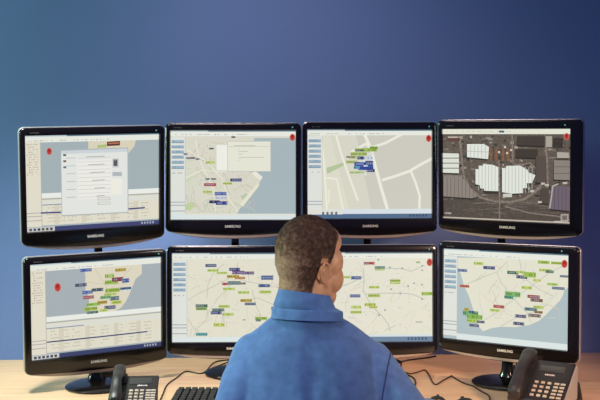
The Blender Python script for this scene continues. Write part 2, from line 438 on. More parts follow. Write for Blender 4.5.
def pic_streets():
    p = Picture(3, (208, 206, 194))
    p.pp([(320, 134), (344, 134), (352, 150), (360, 175), (372, 212), (320, 212)], (224, 222, 204)); p.pp([(330, 134), (356, 134), (372, 212), (350, 212)], (218, 217, 201))
    p.pp([(326.5, 168), (343.5, 162.5), (344, 165.5), (327.5, 174)], (184, 200, 158))
    R_ = (238, 237, 222)
    for P, w in (([(364, 133), (371, 148), (376, 168), (382, 190), (388, 210)], 3.2), ([(352, 152), (366, 144), (371, 148), (386, 143), (403, 134)], 2.6), ([(383, 180), (396, 176), (410, 171), (420, 165), (433, 158)], 2.8), ([(411, 171), (416, 183), (420, 196), (419.5, 211)], 2.4),
                 ([(321, 134), (324, 160), (326, 190), (327, 211)], 2.2), ([(336, 134), (341, 152), (346, 167), (352, 184), (358, 200)], 2.2), ([(327, 178), (337, 179), (340, 194), (343, 209)], 1.8), ([(346, 167), (350, 178), (353, 188)], 1.5), ([(329, 190), (329, 203)], 1.4)): p.line(P, w, R_)
    top_bar(p); side_stripes(p)
    for x, y, w, h, c in ((366, 150, 22, 3.4, GREEN), (374, 148, 8, 3, (140, 178, 80)), (361, 154, 20, 3.4, (168, 190, 104)), (356, 157.5, 14, 3, (190, 204, 136)), (352, 162, 12, 3, (178, 192, 120)), (360, 150.5, 9, 1.6, (84, 100, 90)), (351, 157, 9, 1.8, (150, 140, 120)), (357, 172.5, 14, 2.4, (184, 204, 140)), (364, 174, 9, 2.4, (226, 230, 212)),
                          (361, 158, 7, 3, (52, 66, 120)), (368.5, 158, 9, 4, (206, 214, 226)), (370, 154, 6, 3, (220, 222, 216)), (361, 164, 13, 4, (60, 84, 160)), (369, 163.5, 9, 5, (40, 60, 134)), (366, 168, 15, 4.4, (70, 96, 170)), (371, 170.5, 8, 3, (36, 52, 116)), (357, 167.5, 6, 3, (92, 150, 180)), (363, 161.2, 5, 2, (230, 232, 228)), (366, 165.8, 4, 1.6, (214, 220, 234))): p.tag(x, y, w, h, c)
    p.rect(.115, .895, 1, .955, (216, 226, 232)); p.rect(0, .95, 1, 1, (78, 108, 142)); p.rect(0, .90, .28, .955, (226, 226, 216))
    for k in range(4): p.rect(.115 + k * .035, .925, .132 + k * .035, .96, (92, 110, 130))
    for k in range(6): p.rect(.82 + k * .026, .96, .835 + k * .026, .985, (44, 66, 100))
    p.red_button(428.7, 138.6)
    return p
def pic_satellite():
    p = Picture(4, (104, 90, 80)); r = p.r
    p.rect(0, 0, 1, 1, (98, 86, 77), 1)
    p.pp([(443, 200), (470, 196), (500, 204), (540, 206), (571, 212), (571, 224), (443, 218)], (84, 73, 66), 1)
    for i in range(380):
        x, y = r.uniform(443, 569), r.uniform(135, 198); w, h = r.uniform(1, 5), r.uniform(.7, 2.6); g = r.choice([50, 60, 74, 88, 112, 128, 150, 172])
        p.pr(x, y, x + w, y + h, (g, int(g * .93), int(g * .86)), 1)
    for i in range(70):
        x, y = r.uniform(443, 560), r.uniform(198, 219); g = r.choice([76, 88, 106, 118])
        p.line([(x, y), (x + r.uniform(5, 18), y + r.uniform(-1, 2))], r.uniform(.4, 1), (g, int(g * .92), int(g * .84)), 1)
    RD = (132, 120, 110)
    for P, w in (([(460, 140), (462, 160), (464, 176), (470, 188), (480, 197), (494, 201), (510, 202), (524, 199), (535, 192), (545, 180)], 2.2), ([(498.8, 160), (499.5, 190), (499.5, 219)], 1.3), ([(443, 175), (462, 176)], 1.8), ([(510, 160), (516, 165), (530, 163), (540, 172)], 1.6), ([(505, 206), (530, 213), (556, 216), (571, 220)], 1.3), ([(512, 135), (513, 162)], 1.8), ([(545, 136), (547, 160), (548, 196)], 2.0), ([(545, 158), (570, 157)], 1.2)): p.line(P, w, RD, 1)
    def roof(P, c, lines=0, horiz=False, lc=None):
        p.pp([(x - .6, y + 1.4) for x, y in P], (40, 33, 30)); p.pp(P, c, 0)
        x0, x1 = min(q[0] for q in P), max(q[0] for q in P); y0, y1 = min(q[1] for q in P), max(q[1] for q in P); lc = lc or tuple(int(v * .78) for v in c)
        for i in range(1, lines):
            t = i / lines
            if horiz: p.line([(x0, y0 + (y1 - y0) * t), (x1, y0 + (y1 - y0) * t)], .8, lc)
            else: p.line([(x0 + (x1 - x0) * t, y0 + 1.5), (x0 + (x1 - x0) * t, y1 - 1)], .55, lc)
    W_ = (228, 232, 222)
    roof([(467, 144), (484, 144), (489, 147), (488, 159), (478, 158), (467, 157)], W_, 6); p.line([(467, 151), (488, 152)], .6, (180, 182, 172))
    roof([(443, 153), (459, 153.5), (459, 173), (443, 172.5)], (222, 225, 214), 4, True, (96, 86, 78))
    p.pr(447, 138, 460, 141, (96, 60, 50)); p.pr(448, 136.5, 458, 138, (190, 180, 168))
    roof([(475.5, 169), (479, 169), (479, 165.5), (483, 165.5), (483, 164), (492, 164.5), (498.3, 167), (498.3, 191), (484, 190.5), (484, 188.5), (480, 188), (480, 185), (475.5, 184)], W_, 7)
    roof([(502, 168), (506, 168), (506, 165.8), (520, 165.5), (528, 170), (528, 172), (535.5, 175), (532, 183), (527, 183), (527, 188), (523, 188), (523, 193), (512, 193.5), (502, 192)], W_, 10)
    p.pr(503, 193.5, 512, 197, (206, 204, 194)); p.pr(484, 191, 498, 193.6, (52, 44, 40))
    roof([(443.5, 176), (462, 176.5), (477, 196.5), (472, 198), (443.5, 196)], (142, 132, 124), 9, False, (96, 86, 78))
    for x in (490, 495, 502, 507): p.pr(x, 148, x + 2.4, 161, (132, 92, 66), 1); p.pr(x + 2.6, 149, x + 4, 158, (86, 70, 60))
    for x, y in ((498, 151), (504, 146), (506, 152), (510, 149)): p.pr(x, y, x + 2, y + 2, (214, 208, 196))
    roof([(517, 136), (545, 136), (545, 146), (517, 145)], (72, 60, 54), 11); roof([(516, 148.5), (538, 149), (538, 158), (516, 157)], (66, 56, 50), 8)
    p.pr(546, 136, 552, 147, (172, 164, 152)); p.pr(553, 138, 563, 148, (60, 52, 48), 1)
    roof([(557, 152), (569, 152.5), (569, 158), (557, 158)], (176, 168, 158)); roof([(554, 160), (570, 160.5), (570, 180), (554, 179.5)], (140, 130, 122), 3, True)
    roof([(536, 156), (546, 156), (547, 184), (536, 182)], (88, 76, 70), 0); roof([(541, 188), (549, 188), (549, 204), (540, 203)], (80, 68, 62), 0)
    roof([(551, 186), (570, 186.5), (570, 211), (551, 209)], (112, 98, 110), 5, False, (82, 70, 84)); p.line([(550, 208), (553, 186), (558, 184)], 1.4, (176, 168, 164))
    for x, y in ((538, 201), (545, 184), (563, 182), (530, 190), (541, 182.5)): p.pr(x, y, x + 4, y + 2, (196, 190, 180))
    p.pr(561, 214, 569, 223, (170, 162, 152)); p.pr(562.5, 215.5, 567.5, 220, (112, 104, 98)); p.pr(554, 221, 562, 223.4, (206, 200, 190))
    p.tag(448, 212.8, 7, 1.8, (170, 162, 152))
    p.rect(0, 0, 1, .055, (230, 230, 214)); p.print_row(.03, .55, .02, .01, (206, 204, 190), .6); p.pr(499, 130.6, 504, 132.6, (72, 98, 120)); p.rect(0, .985, 1, 1, (196, 184, 170))
    p.red_button(566.6, 136.4)
    return p
def pic_country():
    p = Picture(5, (168, 178, 182))
    p.pp([(84, 264), (141, 259), (142, 265), (142, 274), (136, 279), (134, 284), (130, 294), (126, 302), (121, 308), (112, 312), (100, 316), (93, 316), (89, 308), (90, 297), (86, 290), (86, 276)], (224, 216, 194))
    for P in ([(95, 268), (104, 282), (112, 296), (118, 304)], [(132, 268), (120, 280), (104, 296), (92, 306)], [(88, 282), (104, 284), (128, 284)]): p.line(P, .6, (206, 200, 176))
    top_bar(p, .075); tree_panel(p); table_panel(p, .56); task_bar(p, (52, 60, 104)); p.line([(47, 342.2), (100, 336.5), (147.5, 331)], 1.2, (48, 62, 110))
    p.red_button(58, 287, 3)
    for x, y, w, h, c in ((86.5, 270, 11, 3, BLUE), (81.5, 284.8, 11, 3, (74, 80, 100)), (88, 292, 10, 3, BLUE), (98, 289.5, 11, 3, (70, 84, 96)), (89, 297, 10.5, 3, RED), (94, 304, 13, 3, (150, 190, 90)), (91, 308.5, 13, 3.6, GREEN), (93, 312, 11, 2.4, DKG), (103, 302, 9, 3, OLIVE), (110, 276, 9, 4, (172, 196, 120)), (121, 270, 10.5, 3, OLIVE), (112, 282, 13, 4, (156, 190, 90)), (118, 279.3, 11, 4, (134, 60, 74)), (126, 280.5, 7, 4, (62, 90, 150)), (113, 290, 14, 4, GREEN), (111, 294, 12, 2.6, (190, 206, 120)), (126, 288.2, 11, 2.4, (74, 108, 150)), (126, 290.6, 9, 1.4, (226, 228, 228)), (115, 298, 9, 4, (90, 116, 110)), (106, 297, 10, 3, (130, 172, 120)), (117, 302, 10, 3, (178, 196, 90)), (110.5, 307, 11, 3.4, (82, 88, 108)), (104, 310, 8, 2.6, LIME)): p.tag(x, y, w, h, c)
    return p
def pic_roads():
    p = Picture(6, (228, 225, 206)); noise_roads(p, 187, 262, 297, 338, 70, (212, 208, 190)); specks(p, 187, 260, 297, 338, 90, [(206, 202, 184), (214, 216, 190), (222, 206, 184)])
    for P in ([(188, 300), (198, 294), (212, 287), (226, 280), (240, 272)], [(207, 298), (208, 284), (214, 272), (224, 264)], [(214, 304), (218, 298), (228, 288), (236, 278)], [(208, 310), (206, 320), (196, 330), (194, 336)], [(236, 278), (248, 282), (262, 284), (280, 288), (297, 296)], [(252, 290), (256, 306), (262, 320)], [(188, 318), (192, 326), (200, 334)], [(236, 278), (238, 262)], [(246, 300), (258, 298), (276, 306)], [(222, 312), (223, 320)]): p.line(P, .7, (198, 195, 182))
    top_bar(p); side_stripes(p); p.rect(0, .945, 1, 1, (222, 232, 230))
    for x, y, w, h, c in ((211, 265.6, 11, 3, (72, 80, 112)), (213, 270.5, 11, 2.6, LIME), (222, 273, 10, 2.2, LIME), (234.5, 269.4, 11, 3, NAVY), (238, 272.5, 12, 3.4, PURP), (248, 273, 12, 3, (100, 68, 104)), (233, 276.5, 12, 3, OLIVE), (240, 278, 10, 2.4, (190, 140, 80)), (234, 283, 13, 3.4, DKG), (225, 284, 6, 2.6, RED), (243, 283.5, 5, 2, BROWN), (229, 289, 12, 2.6, LIME), (243.5, 292.5, 11, 2.8, LIME), (267, 277.6, 12, 4.2, (56, 80, 140)), (264, 285.7, 11.5, 3, (58, 84, 132)), (265, 292, 12, 3, LIME), (201.5, 306, 12, 3, DKG), (201.5, 309, 11, 2.6, (136, 164, 90)), (224, 306.5, 11, 3, LIME), (218, 310, 12, 2.8, DKG), (216, 313, 11, 3, (58, 64, 110)), (228, 314.5, 11, 3, LIME), (246, 300.6, 11.5, 3, OLIVE), (250, 304, 11, 2.6, (60, 72, 100)), (219, 325, 11, 4, (200, 208, 120)), (201.5, 334.5, 11.5, 3, TEAL), (261, 318.5, 12, 3, (150, 180, 80)), (258, 320.5, 5, 2, DKG), (274, 308.4, 6, 3, NAVY), (244, 320, 3, 1, GREY)): p.tag(x, y, w, h, c)
    return p
def pic_roads_east():
    p = Picture(7, (229, 227, 210)); noise_roads(p, 322, 260, 430, 336, 70, (216, 213, 196)); specks(p, 322, 260, 430, 336, 110, [(206, 204, 190), (214, 216, 196), (190, 196, 184)])
    for P in ([(386, 268), (402, 268.5), (410, 271), (416, 269), (424, 265)], [(366, 294), (382, 293), (402, 293), (412, 294), (424, 299)], [(374, 308), (382, 316), (388, 324), (390, 331)], [(363, 268), (364, 280), (363, 290), (368, 300), (372, 306)], [(330, 290), (348, 284), (364, 276)]): p.line(P, .7, (180, 186, 178))
    for x, y in ((389.5, 267.3), (402, 268), (378, 259.5), (422, 265.5), (422, 270), (400, 293.3), (408, 286), (414, 283), (422, 284.5), (422, 299), (391, 289), (379, 315), (385, 310)): p.disc(x, y, 1, .9, (150, 160, 164))
    top_bar(p); side_stripes(p); p.rect(0, .945, 1, 1, (104, 132, 160)); p.rect(.115, .92, 1, .945, (214, 224, 226))
    for k in range(6): p.rect(.80 + k * .028, .955, .816 + k * .028, .985, (60, 84, 116))
    for x, y, w, h, c in ((369, 263, 11, 2.6, RED), (379.7, 267.3, 10.5, 2.6, (86, 128, 92)), (379.7, 269.6, 10, 1.4, LIME), (356, 277.6, 10.5, 3.2, (60, 88, 140)), (347, 277, 6, 2.4, LIME), (395, 280.5, 10.5, 2.6, (164, 186, 90)), (395, 283, 10.5, 1.6, LIME), (374, 287, 10.5, 2.6, LIME), (374, 295.5, 12, 3, (176, 194, 100)), (355, 295.7, 10.5, 3, (62, 86, 140)), (356, 307, 10, 3, LIME), (356, 312, 11, 3, LIME), (370, 304.5, 11, 3.2, (178, 196, 96)), (373, 307, 8, 2.4, (190, 200, 110)), (427, 293.5, 11, 3.4, (156, 188, 84)), (418, 262, 4, 2, (170, 200, 150)), (419, 322, 7, 1.4, (200, 200, 186))): p.tag(x, y, w, h, c)
    p.red_button(429.4, 262, 2.6)
    return p
def pic_coast():
    p = Picture(8, (176, 192, 196))
    p.pp([(452, 258), (570, 258), (570, 290), (564, 292), (560, 300), (552, 308), (545, 315), (538, 321), (528, 325), (514, 327), (500, 326.5), (490, 328), (482, 331), (478, 326), (476, 318), (472, 308), (469, 298), (463, 284), (459, 270)], (229, 227, 208))
    p.pp([(564, 290), (570, 286), (570, 300), (561, 300)], (176, 192, 196))
    noise_roads(p, 474, 262, 560, 318, 45, (210, 208, 192))
    for P in ([(466, 284), (480, 278), (496, 272), (506, 262)], [(496, 272), (500, 282), (508, 292), (516, 302), (526, 312), (530, 322)], [(480, 322), (496, 312), (512, 300), (530, 286), (550, 272), (566, 264)], [(518, 256), (521, 272), (526, 280), (540, 290), (552, 296)], [(500, 326), (514, 318), (532, 312), (548, 304)]): p.line(P, .75, (200, 200, 186))
    top_bar(p, .075); side_stripes(p, .115, .08); p.rect(.115, .935, 1, 1, (222, 232, 230))
    for x, y, w, h, c in ((478, 263.6, 10, 3, LIME), (488.5, 267.8, 12, 3, (62, 70, 118)), (462, 270.5, 10, 2.6, (72, 92, 140)), (464, 286, 10, 2.6, (190, 104, 84)), (512, 272.5, 11, 3, DKG), (520, 272, 9, 2.4, LIME), (521, 276.8, 11, 3, (70, 74, 96)), (529, 274.5, 12, 5, (156, 188, 84)), (536, 280, 8, 2.6, (200, 210, 120)), (543, 262, 11, 3, GREEN), (556, 262.8, 10, 2.4, (166, 186, 80)), (545, 270, 12, 2.6, LIME), (549, 271.4, 8, 2.4, DKG), (564, 276, 8, 2, (74, 88, 100)), (552, 284, 10, 2.4, (170, 196, 100)), (558, 288, 12, 2.4, (74, 96, 116)), (526, 287.5, 10, 3, (188, 206, 110)), (512, 294, 15, 5, (128, 180, 110)), (508, 297, 9, 3, (90, 150, 130)), (533, 296.4, 12, 3, (150, 70, 62)), (536, 300, 12, 3, BROWN), (498, 306.3, 11, 3, (176, 84, 66)), (494, 310, 10, 2.6, LIME), (530, 309, 12, 3, (72, 108, 116)), (538, 307, 10, 2.6, LIME), (520, 316, 11, 3, (86, 80, 116)), (534, 315.4, 12, 3, (120, 96, 80)), (538, 312, 8, 2.4, (150, 120, 90)), (518, 323.4, 11, 3, (70, 72, 112)), (470, 313, 16, 5, (110, 164, 120)), (474, 316.5, 16, 4.6, (134, 180, 84)), (472, 320.5, 12, 3.4, (172, 200, 90)), (471, 311.5, 5, 2, NAVY), (480, 321.5, 8, 2.4, (70, 68, 100)), (473.5, 325, 10, 2.6, (96, 90, 120)), (466, 309, 5, 3, OLIVE)): p.tag(x, y, w, h, c)
    p.red_button(564.2, 263.5, 2.8)
    return p

# ---------------------------------------------------------------- monitors
POSE = {1: (-.663, 3.064, -.102, 25.9, 6.9, -1.63), 2: (-.23, 3.262, -.086, -1.8, -2.4, -.11), 3: (.241, 3.278, -.083, 3.0, -.9, -.13), 4: (.678, 3.151, -.083, -29.2, 3.9, .48),
        5: (-.657, 3.07, -.51, 28.2, 2.3, -.66), 6: (-.224, 3.248, -.507, 1.2, -3.4, -.03), 7: (.24, 3.233, -.503, 3.0, -3.9, .2), 8: (.67, 3.108, -.486, -33.5, -1.6, -.77)}
# border widths left, right, top, bottom (metres at the panel)
EDGE = {1: (.018, .0185, .025, .043), 2: (.018, .018, .025, .041), 3: (.016, .018, .026, .046), 4: (.016, .040, .030, .037), 5: (.022, .018, .024, .045), 6: (.0185, .0148, .024, .038), 7: (.0148, .0165, .026, .038), 8: (.0155, .036, .025, .037)}
def outline(x0, x1, z0, z1, r, bulge, y, ns=14, nc=6):
    P = []
    cs = ((x1 - r, z1 - r, 0), (x0 + r, z1 - r, 90), (x0 + r, z0 + r, 180), (x1 - r, z0 + r, 270))
    for k, (cx, cz, a0) in enumerate(cs):
        for i in range(nc + 1):
            a = math.radians(a0 + 90 * i / nc); P.append([cx + r * math.cos(a), cz + r * math.sin(a)])
        nx = cs[(k + 1) % 4]; a = math.radians(a0 + 90)
        sx, sz = cx + r * math.cos(a), cz + r * math.sin(a); a2 = math.radians(nx[2])
        ex, ez = nx[0] + r * math.cos(a2), nx[1] + r * math.sin(a2)
        for i in range(1, ns): t = i / ns; P.append([sx + (ex - sx) * t, sz + (ez - sz) * t])
    xc, hw, zm = (x0 + x1) / 2, (x1 - x0) / 2, (z0 + z1) / 2
    for p in P:
        if p[1] < zm and bulge:
            t = (zm - p[1]) / (zm - z0); p[1] -= bulge * t ** 3 * (1 - ((p[0] - xc) / hw) ** 2)
    return [V(p[0], y, p[1]) for p in P]
PIC = {1: pic_form, 2: pic_harbour, 3: pic_streets, 4: pic_satellite, 5: pic_country, 6: pic_roads, 7: pic_roads_east, 8: pic_coast}
LAB = {1: 'black monitor in the upper row showing a white form window over a grey map',
       2: 'black monitor in the upper row showing a coast map with a cream pop-up box',
       3: 'black monitor in the upper row showing a grey street map with one blue-green tag cluster',
       4: 'black monitor in the upper row showing a brown satellite view with white roofs',
       5: 'black monitor in the lower row showing a tagged map above a cream table',
       6: 'black monitor in the lower row, cream road map, just left of the head',
       7: 'black monitor in the lower row, sparse cream road map, just right of the head',
       8: 'black monitor in the lower row, tagged coast map, behind the larger phone'}
def monitor(k):
    x, y, z, yaw, tilt, roll = POSE[k]
    upper = k <= 4
    yawr = math.radians(yaw)
    root = thing('monitor', LAB[k], 'monitor', (x, y, DESK), (0, 0, yawr), 'monitors of the upper row' if upper else 'monitors of the lower row')
    root['group'] = 'wide glossy black monitors stacked in two rows'
    zc = CAMH + z - DESK
    Rm = Matrix.Rotation(math.radians(tilt), 4, 'X') @ Matrix.Rotation(math.radians(roll), 4, 'Y')
    T = Matrix.Translation((0, 0, zc)) @ Rm
    l, r, t, b = EDGE[k]; x0, x1, z0, z1 = -SW / 2 - l, SW / 2 + r, -SH / 2 - b, SH / 2 + t
    bul = .014 if upper else .010
    rc = .016
    def put(name, bm, m, parent=root, **kw):
        o = obj(name, bm, m, parent, **kw); o.matrix_local = T; return o
    # glossy frame around the picture
    bm = bmesh.new()
    o_ = lambda inset, yy: outline(x0 + inset, x1 - inset, z0 + inset, z1 - inset, max(rc - inset, .003), bul, yy)
    loft(bm, [o_(.002, .026), o_(0, .022), o_(0, -.004), o_(.0015, -.0075), o_(.005, -.009), outline(-SW / 2 - .002, SW / 2 + .002, -SH / 2 - .002, SH / 2 + .002, .0012, 0, -.0075), outline(-SW / 2 - .0004, SW / 2 + .0004, -SH / 2 - .0004, SH / 2 + .0004, .0006, 0, 0.0012), outline(-SW / 2 - .0004, SW / 2 + .0004, -SH / 2 - .0004, SH / 2 + .0004, .0006, 0, .02)], False, False)
    put('bezel', bm, M['gloss'], angle=50)
    # pale rim around the side of the frame
    bm = bmesh.new(); q_ = lambda g, yy: outline(x0 - g, x1 + g, z0 - g, z1 + g, rc + g, bul, yy)
    loft(bm, [q_(-.0005, .019), q_(.0016, .018), q_(.0018, .010), q_(.0012, .004), q_(-.0005, .003)], False, False)
    put('rim', bm, M['rim'])
    # thin smoked lip along the bottom edge
    bm = bmesh.new(); n = 24; L = []
    for i in range(n + 1):
        s = -1 + 2 * i / n; xx = (x0 + x1) / 2 + s * (x1 - x0) / 2 * .93; zz = z0 - bul * (1 - (s * .93) ** 2); h = .0105 * (1 - s ** 4) + .001
        L.append([V(xx, -.006, zz + .001), V(xx, .014, zz + .001), V(xx, .014, zz - h * .7), V(xx, .002, zz - h), V(xx, -.005, zz - h * .7)])
    loft(bm, L); put('bottom_lip', bm, M['lip'])
    bm = bmesh.new()
    loft(bm, [o_(.004, .0225), o_(.006, .03), outline(x0 + .05, x1 - .05, z0 + .05, z1 - .05, .03, 0, .046), outline(x0 + .10, x1 - .10, z0 + .09, z1 - .09, .03, 0, .05)])
    put('back_shell', bm, M['matte'], angle=50)
    me = PIC[k]().mesh(.001)
    s = link('screen', me, [M['screen'], M['satellite']], root, smooth=False); s.matrix_local = T
    # power light and lettering
    bm = bmesh.new(); c = bmesh.ops.create_cone(bm, cap_ends=True, segments=16, radius1=.0028, radius2=.0022, depth=.0016)
    for v in bm.verts: v.co = V(v.co.x, -v.co.z, v.co.y) + V(x1 - (.055 if k in (4, 8) else .028 if k != 1 else .03), -.0088, SH / 2 + t * .42)
    put('power_light', bm, M['led'])
    for nm, txt, size, px, pz in (('brand_lettering', 'SAMSUNG', .0118, 0, z0 + b * .42), ('model_lettering', 'SyncMaster', .0062, x0 + .045, SH / 2 + t * .40)):
        cu = bpy.data.curves.new(nm, 'FONT'); cu.body = txt; cu.size = size; cu.align_x = 'CENTER'; cu.align_y = 'CENTER'; cu.extrude = .0002
        if nm == 'brand_lettering': cu.offset = .0002
        to = bpy.data.objects.new(nm, cu); COL.objects.link(to); dg = bpy.context.evaluated_depsgraph_get(); dg.update()
        tm = bpy.data.meshes.new_from_object(to.evaluated_get(dg)); bpy.data.objects.remove(to)
        lo = link(nm, tm, M['logo'] if nm == 'brand_lettering' else M['faint'], root, smooth=False)
        lo.matrix_local = T @ Matrix.Translation((px + (x0 + x1) / 2 if nm == 'brand_lettering' else px, -.0088, pz)) @ Matrix.Rotation(PI / 2, 4, 'X')
    if not upper:
        # round glossy foot and curved neck
        bm = bmesh.new(); L = []
        for rr, zz in ((.100, .0), (.106, .003), (.106, .006), (.100, .010), (.080, .0145), (.050, .018), (.020, .020)): L.append(ellipse((0, .012, zz), rr, rr * .98, 48))
        loft(bm, L); obj('foot', bm, M['gloss'], root)
        bm = bmesh.new(); L = []
        for (yy, zz, rx, ry) in ((.030, .012, .036, .022), (.030, .020, .026, .019), (.031, .04, .019, .015), (.034, .075, .0175, .014), (.040, .13, .021, .014), (.044, .20, .025, .012)): L.append(ellipse((0, yy + .012, zz), rx, ry, 28, p=3))
        loft(bm, L); obj('neck', bm, M['gloss'], root)
        bm = bmesh.new(); box(bm, (0, .058, zc - .02), (.09, .022, .09), .006); obj('hinge', bm, M['matte'], root)
    else:
        dx = .026 if k == 1 else -.028 if k == 4 else 0.0
        zb = zc - SH / 2
        bm = bmesh.new(); box(bm, (dx, .067, zb - .035), (.026, .016, .27), .004); obj('neck', bm, M['gloss'], root)
        bm = bmesh.new(); pdx = dx + (.045 if k == 4 else .03 if k == 1 else 0)
        box(bm, ((dx + pdx) / 2, .104, zb - .15), (.03 + abs(dx - pdx), .09, .026), .004); obj('mount_arm', bm, M['matte'], root)
        bm = bmesh.new(); limb(bm, [((pdx, .15, .02), .014), ((pdx, .15, zb - .13), .014)], 16); obj('post', bm, M['matte'], root)
        bm = bmesh.new(); box(bm, (pdx, .15, .010), (.07, .05, .02), .004); obj('foot', bm, M['matte'], root)
        bm = bmesh.new(); box(bm, (0, .064, zc - .01), (.10, .03, .10), .006); obj('hinge', bm, M['matte'], root)
    return root
for k in range(1, 9): monitor(k)

# ---------------------------------------------------------------- desk phones
def phone(label, loc, yaw, w, d, h, front, lw=.006, rw=.006):
    """wedge desk phone: origin at the middle of the back foot line; x across, -y to the front"""
    t = thing('desk_phone', label, 'phone', loc, (0, 0, yaw), 'black desk phones with cream keys')
    ang = math.atan2(h - front, d)
    L = math.hypot(d, h - front)
    # lower housing, pale grey standing in for its lit edge: side profile swept across
    bm = bmesh.new(); prof = [(.004, .0), (.004, h - .004), (-.004, h + .002), (-d - .002, front + .001), (-d - .002, .0)]
    loft(bm, [[V(x, y, z) for y, z in prof] for x in (-w / 2 - lw, -w / 2 - lw + .001, w / 2 + rw - .001, w / 2 + rw)])
    obj('base', bm, M['phonebase'], t, smooth=False)
    # sloping face plate frame: origin front edge, u up the slope
    Fm = Matrix.Translation((0, -d, front)) @ Matrix.Rotation(ang, 4, 'X')
    def onface(name, bm, m, parent=t, **kw):
        o = obj(name, bm, m, parent, **kw); o.matrix_local = Fm; return o
    bm = bmesh.new(); box(bm, (0, L / 2, 0), (w + .004, L + .006, .016), .005, seg=3); onface('face_plate', bm, M['phone'])
    kx0 = -w / 2 + .32 * w
    # number keys 3 x 4
    for r in range(4):
        for c in range(3):
            bm = bmesh.new(); box(bm, (kx0 + .016 + c * .0205 * w / .17, .020 + r * .0185 * L / .17, .009), (.0115, .0095, .005), .0018); onface('key', bm, M['key'])
    for r in range(5):
        for c in range(2):
            bm = bmesh.new(); box(bm, (kx0 + .016 + (3.15 + c * .95) * .0205 * w / .17, .018 + r * .0145 * L / .17, .009), (.0145, .0075, .004), .0014); onface('memory_key', bm, M['key'])
    bm = bmesh.new(); box(bm, (kx0 + .05 * w / .17, L * .80, .0082), (.085 * w / .17, .030, .003), .001); onface('display', bm, M['display'])
    bm = bmesh.new()
    for i in range(6): box(bm, (kx0 + .034 + i * .005, L * .645, .0084), (.0035, .0055, .0014))
    onface('maker_lettering', bm, M['logo'])
    # handset lies along the left side in two cups
    hx = -w / 2 + .14 * w
    for v in (.03, L - .02):
        bm = bmesh.new(); box(bm, (hx, v, .008), (.046, .05, .018), .007); onface('cradle', bm, M['phone'])
    bm = bmesh.new(); Ls = []
    prof = [(-.012, .010, .014, .010), (-.008, .016, .0215, .016), (.012, .021, .0235, .019), (.034, .024, .0225, .017), (.055, .036, .0185, .0125), (L * .5, .042, .0175, .0115), (L - .050, .037, .0185, .0125), (L - .030, .026, .0225, .017), (L - .006, .024, .0245, .020), (L + .012, .020, .0225, .017), (L + .018, .013, .013, .010)]
    Ls = [ellipse((hx, v, hh + .008), rx * min(1, w / .168), rz, 24, V(1, 0, 0), V(0, 0, 1), 2.6) for v, hh, rx, rz in prof]
    loft(bm, Ls); hs = onface('handset', bm, M['handset'])
    m2 = hs.modifiers.new('s', 'SUBSURF'); m2.levels = 1; m2.render_levels = 1
    for v in (.010, L - .008):
        bm = bmesh.new(); g = bmesh.ops.create_cone(bm, cap_ends=True, segments=20, radius1=.017, radius2=.019, depth=.006)
        for q in bm.verts: q.co += V(hx, v, .012)
        o = obj('earpiece' if v > .1 else 'mouthpiece', bm, M['phone'], hs)
    return t
phone('small black desk phone in front of the monitor with the table, beside the keyboard', V(-.497, 2.855, DESK), math.radians(4), .133, .135, .083, .03, .005, -.002)
phone('larger black desk phone, turned, in front of the tagged coast map monitor', V(.776, 2.925, DESK), math.radians(-29), .160, .168, .112, .03, -.002, .006)

# ---------------------------------------------------------------- keyboard, mice, cables
kb = thing('keyboard', 'black keyboard lying on the desk between the small phone and the man', 'keyboard', on_desk(250, 400) + V(-.006, -.025, 0), (math.radians(0), 0, math.radians(-1)))
bm = bmesh.new(); box(bm, (0, 0, .011), (.46, .165, .018), .004); obj('case', bm, M['keyboard'], kb)
bm = bmesh.new()
for r in range(6):
    for c in range(21):
        if r == 0 and 4 < c < 10: continue
        if c in (15, 19) and r in (3,): continue
        box(bm, (-.214 + c * .0213, -.068 + r * .0262 + (.004 if r == 5 else 0), .0235), (.0178, .0195, .008), .0018, seg=1)
box(bm, (-.064, -.068, .0235), (.105, .0195, .008), .0018, seg=1)
obj('keys', bm, M['keyboard'], kb, angle=30)

def mouse(loc, yaw, label):
    t = thing('computer_mouse', label, 'mouse', loc, (0, 0, yaw))
    bm = bmesh.new(); L = []
    for yy, rx, h in ((-.056, .012, .010), (-.05, .022, .022), (-.03, .030, .034), (0, .031, .038), (.025, .029, .032), (.045, .025, .022), (.055, .018, .014), (.058, .010, .009)):
        L.append([V(rx * math.cos(a), yy, h * max(0.0, math.sin(a)) ** .8 + .002) for a in [PI * i / 16 for i in range(17)]] + [V(rx * (-1 + 2 * i / 8), yy, .001) for i in range(1, 8)])
    loft(bm, L); obj('shell', bm, M['keyboard'], t)
    bm = bmesh.new(); tube(bm, [V(-.004, .036, .028), V(.004, .036, .028)], .007, 16); obj('scroll_wheel', bm, M['matte'], t)
    return t
mouse(on_desk(437, 409), math.radians(-12), 'black computer mouse at the right hand of the man')
mouse(on_desk(466, 411), math.radians(8), 'black spare computer mouse on the desk between the hand and the larger phone')

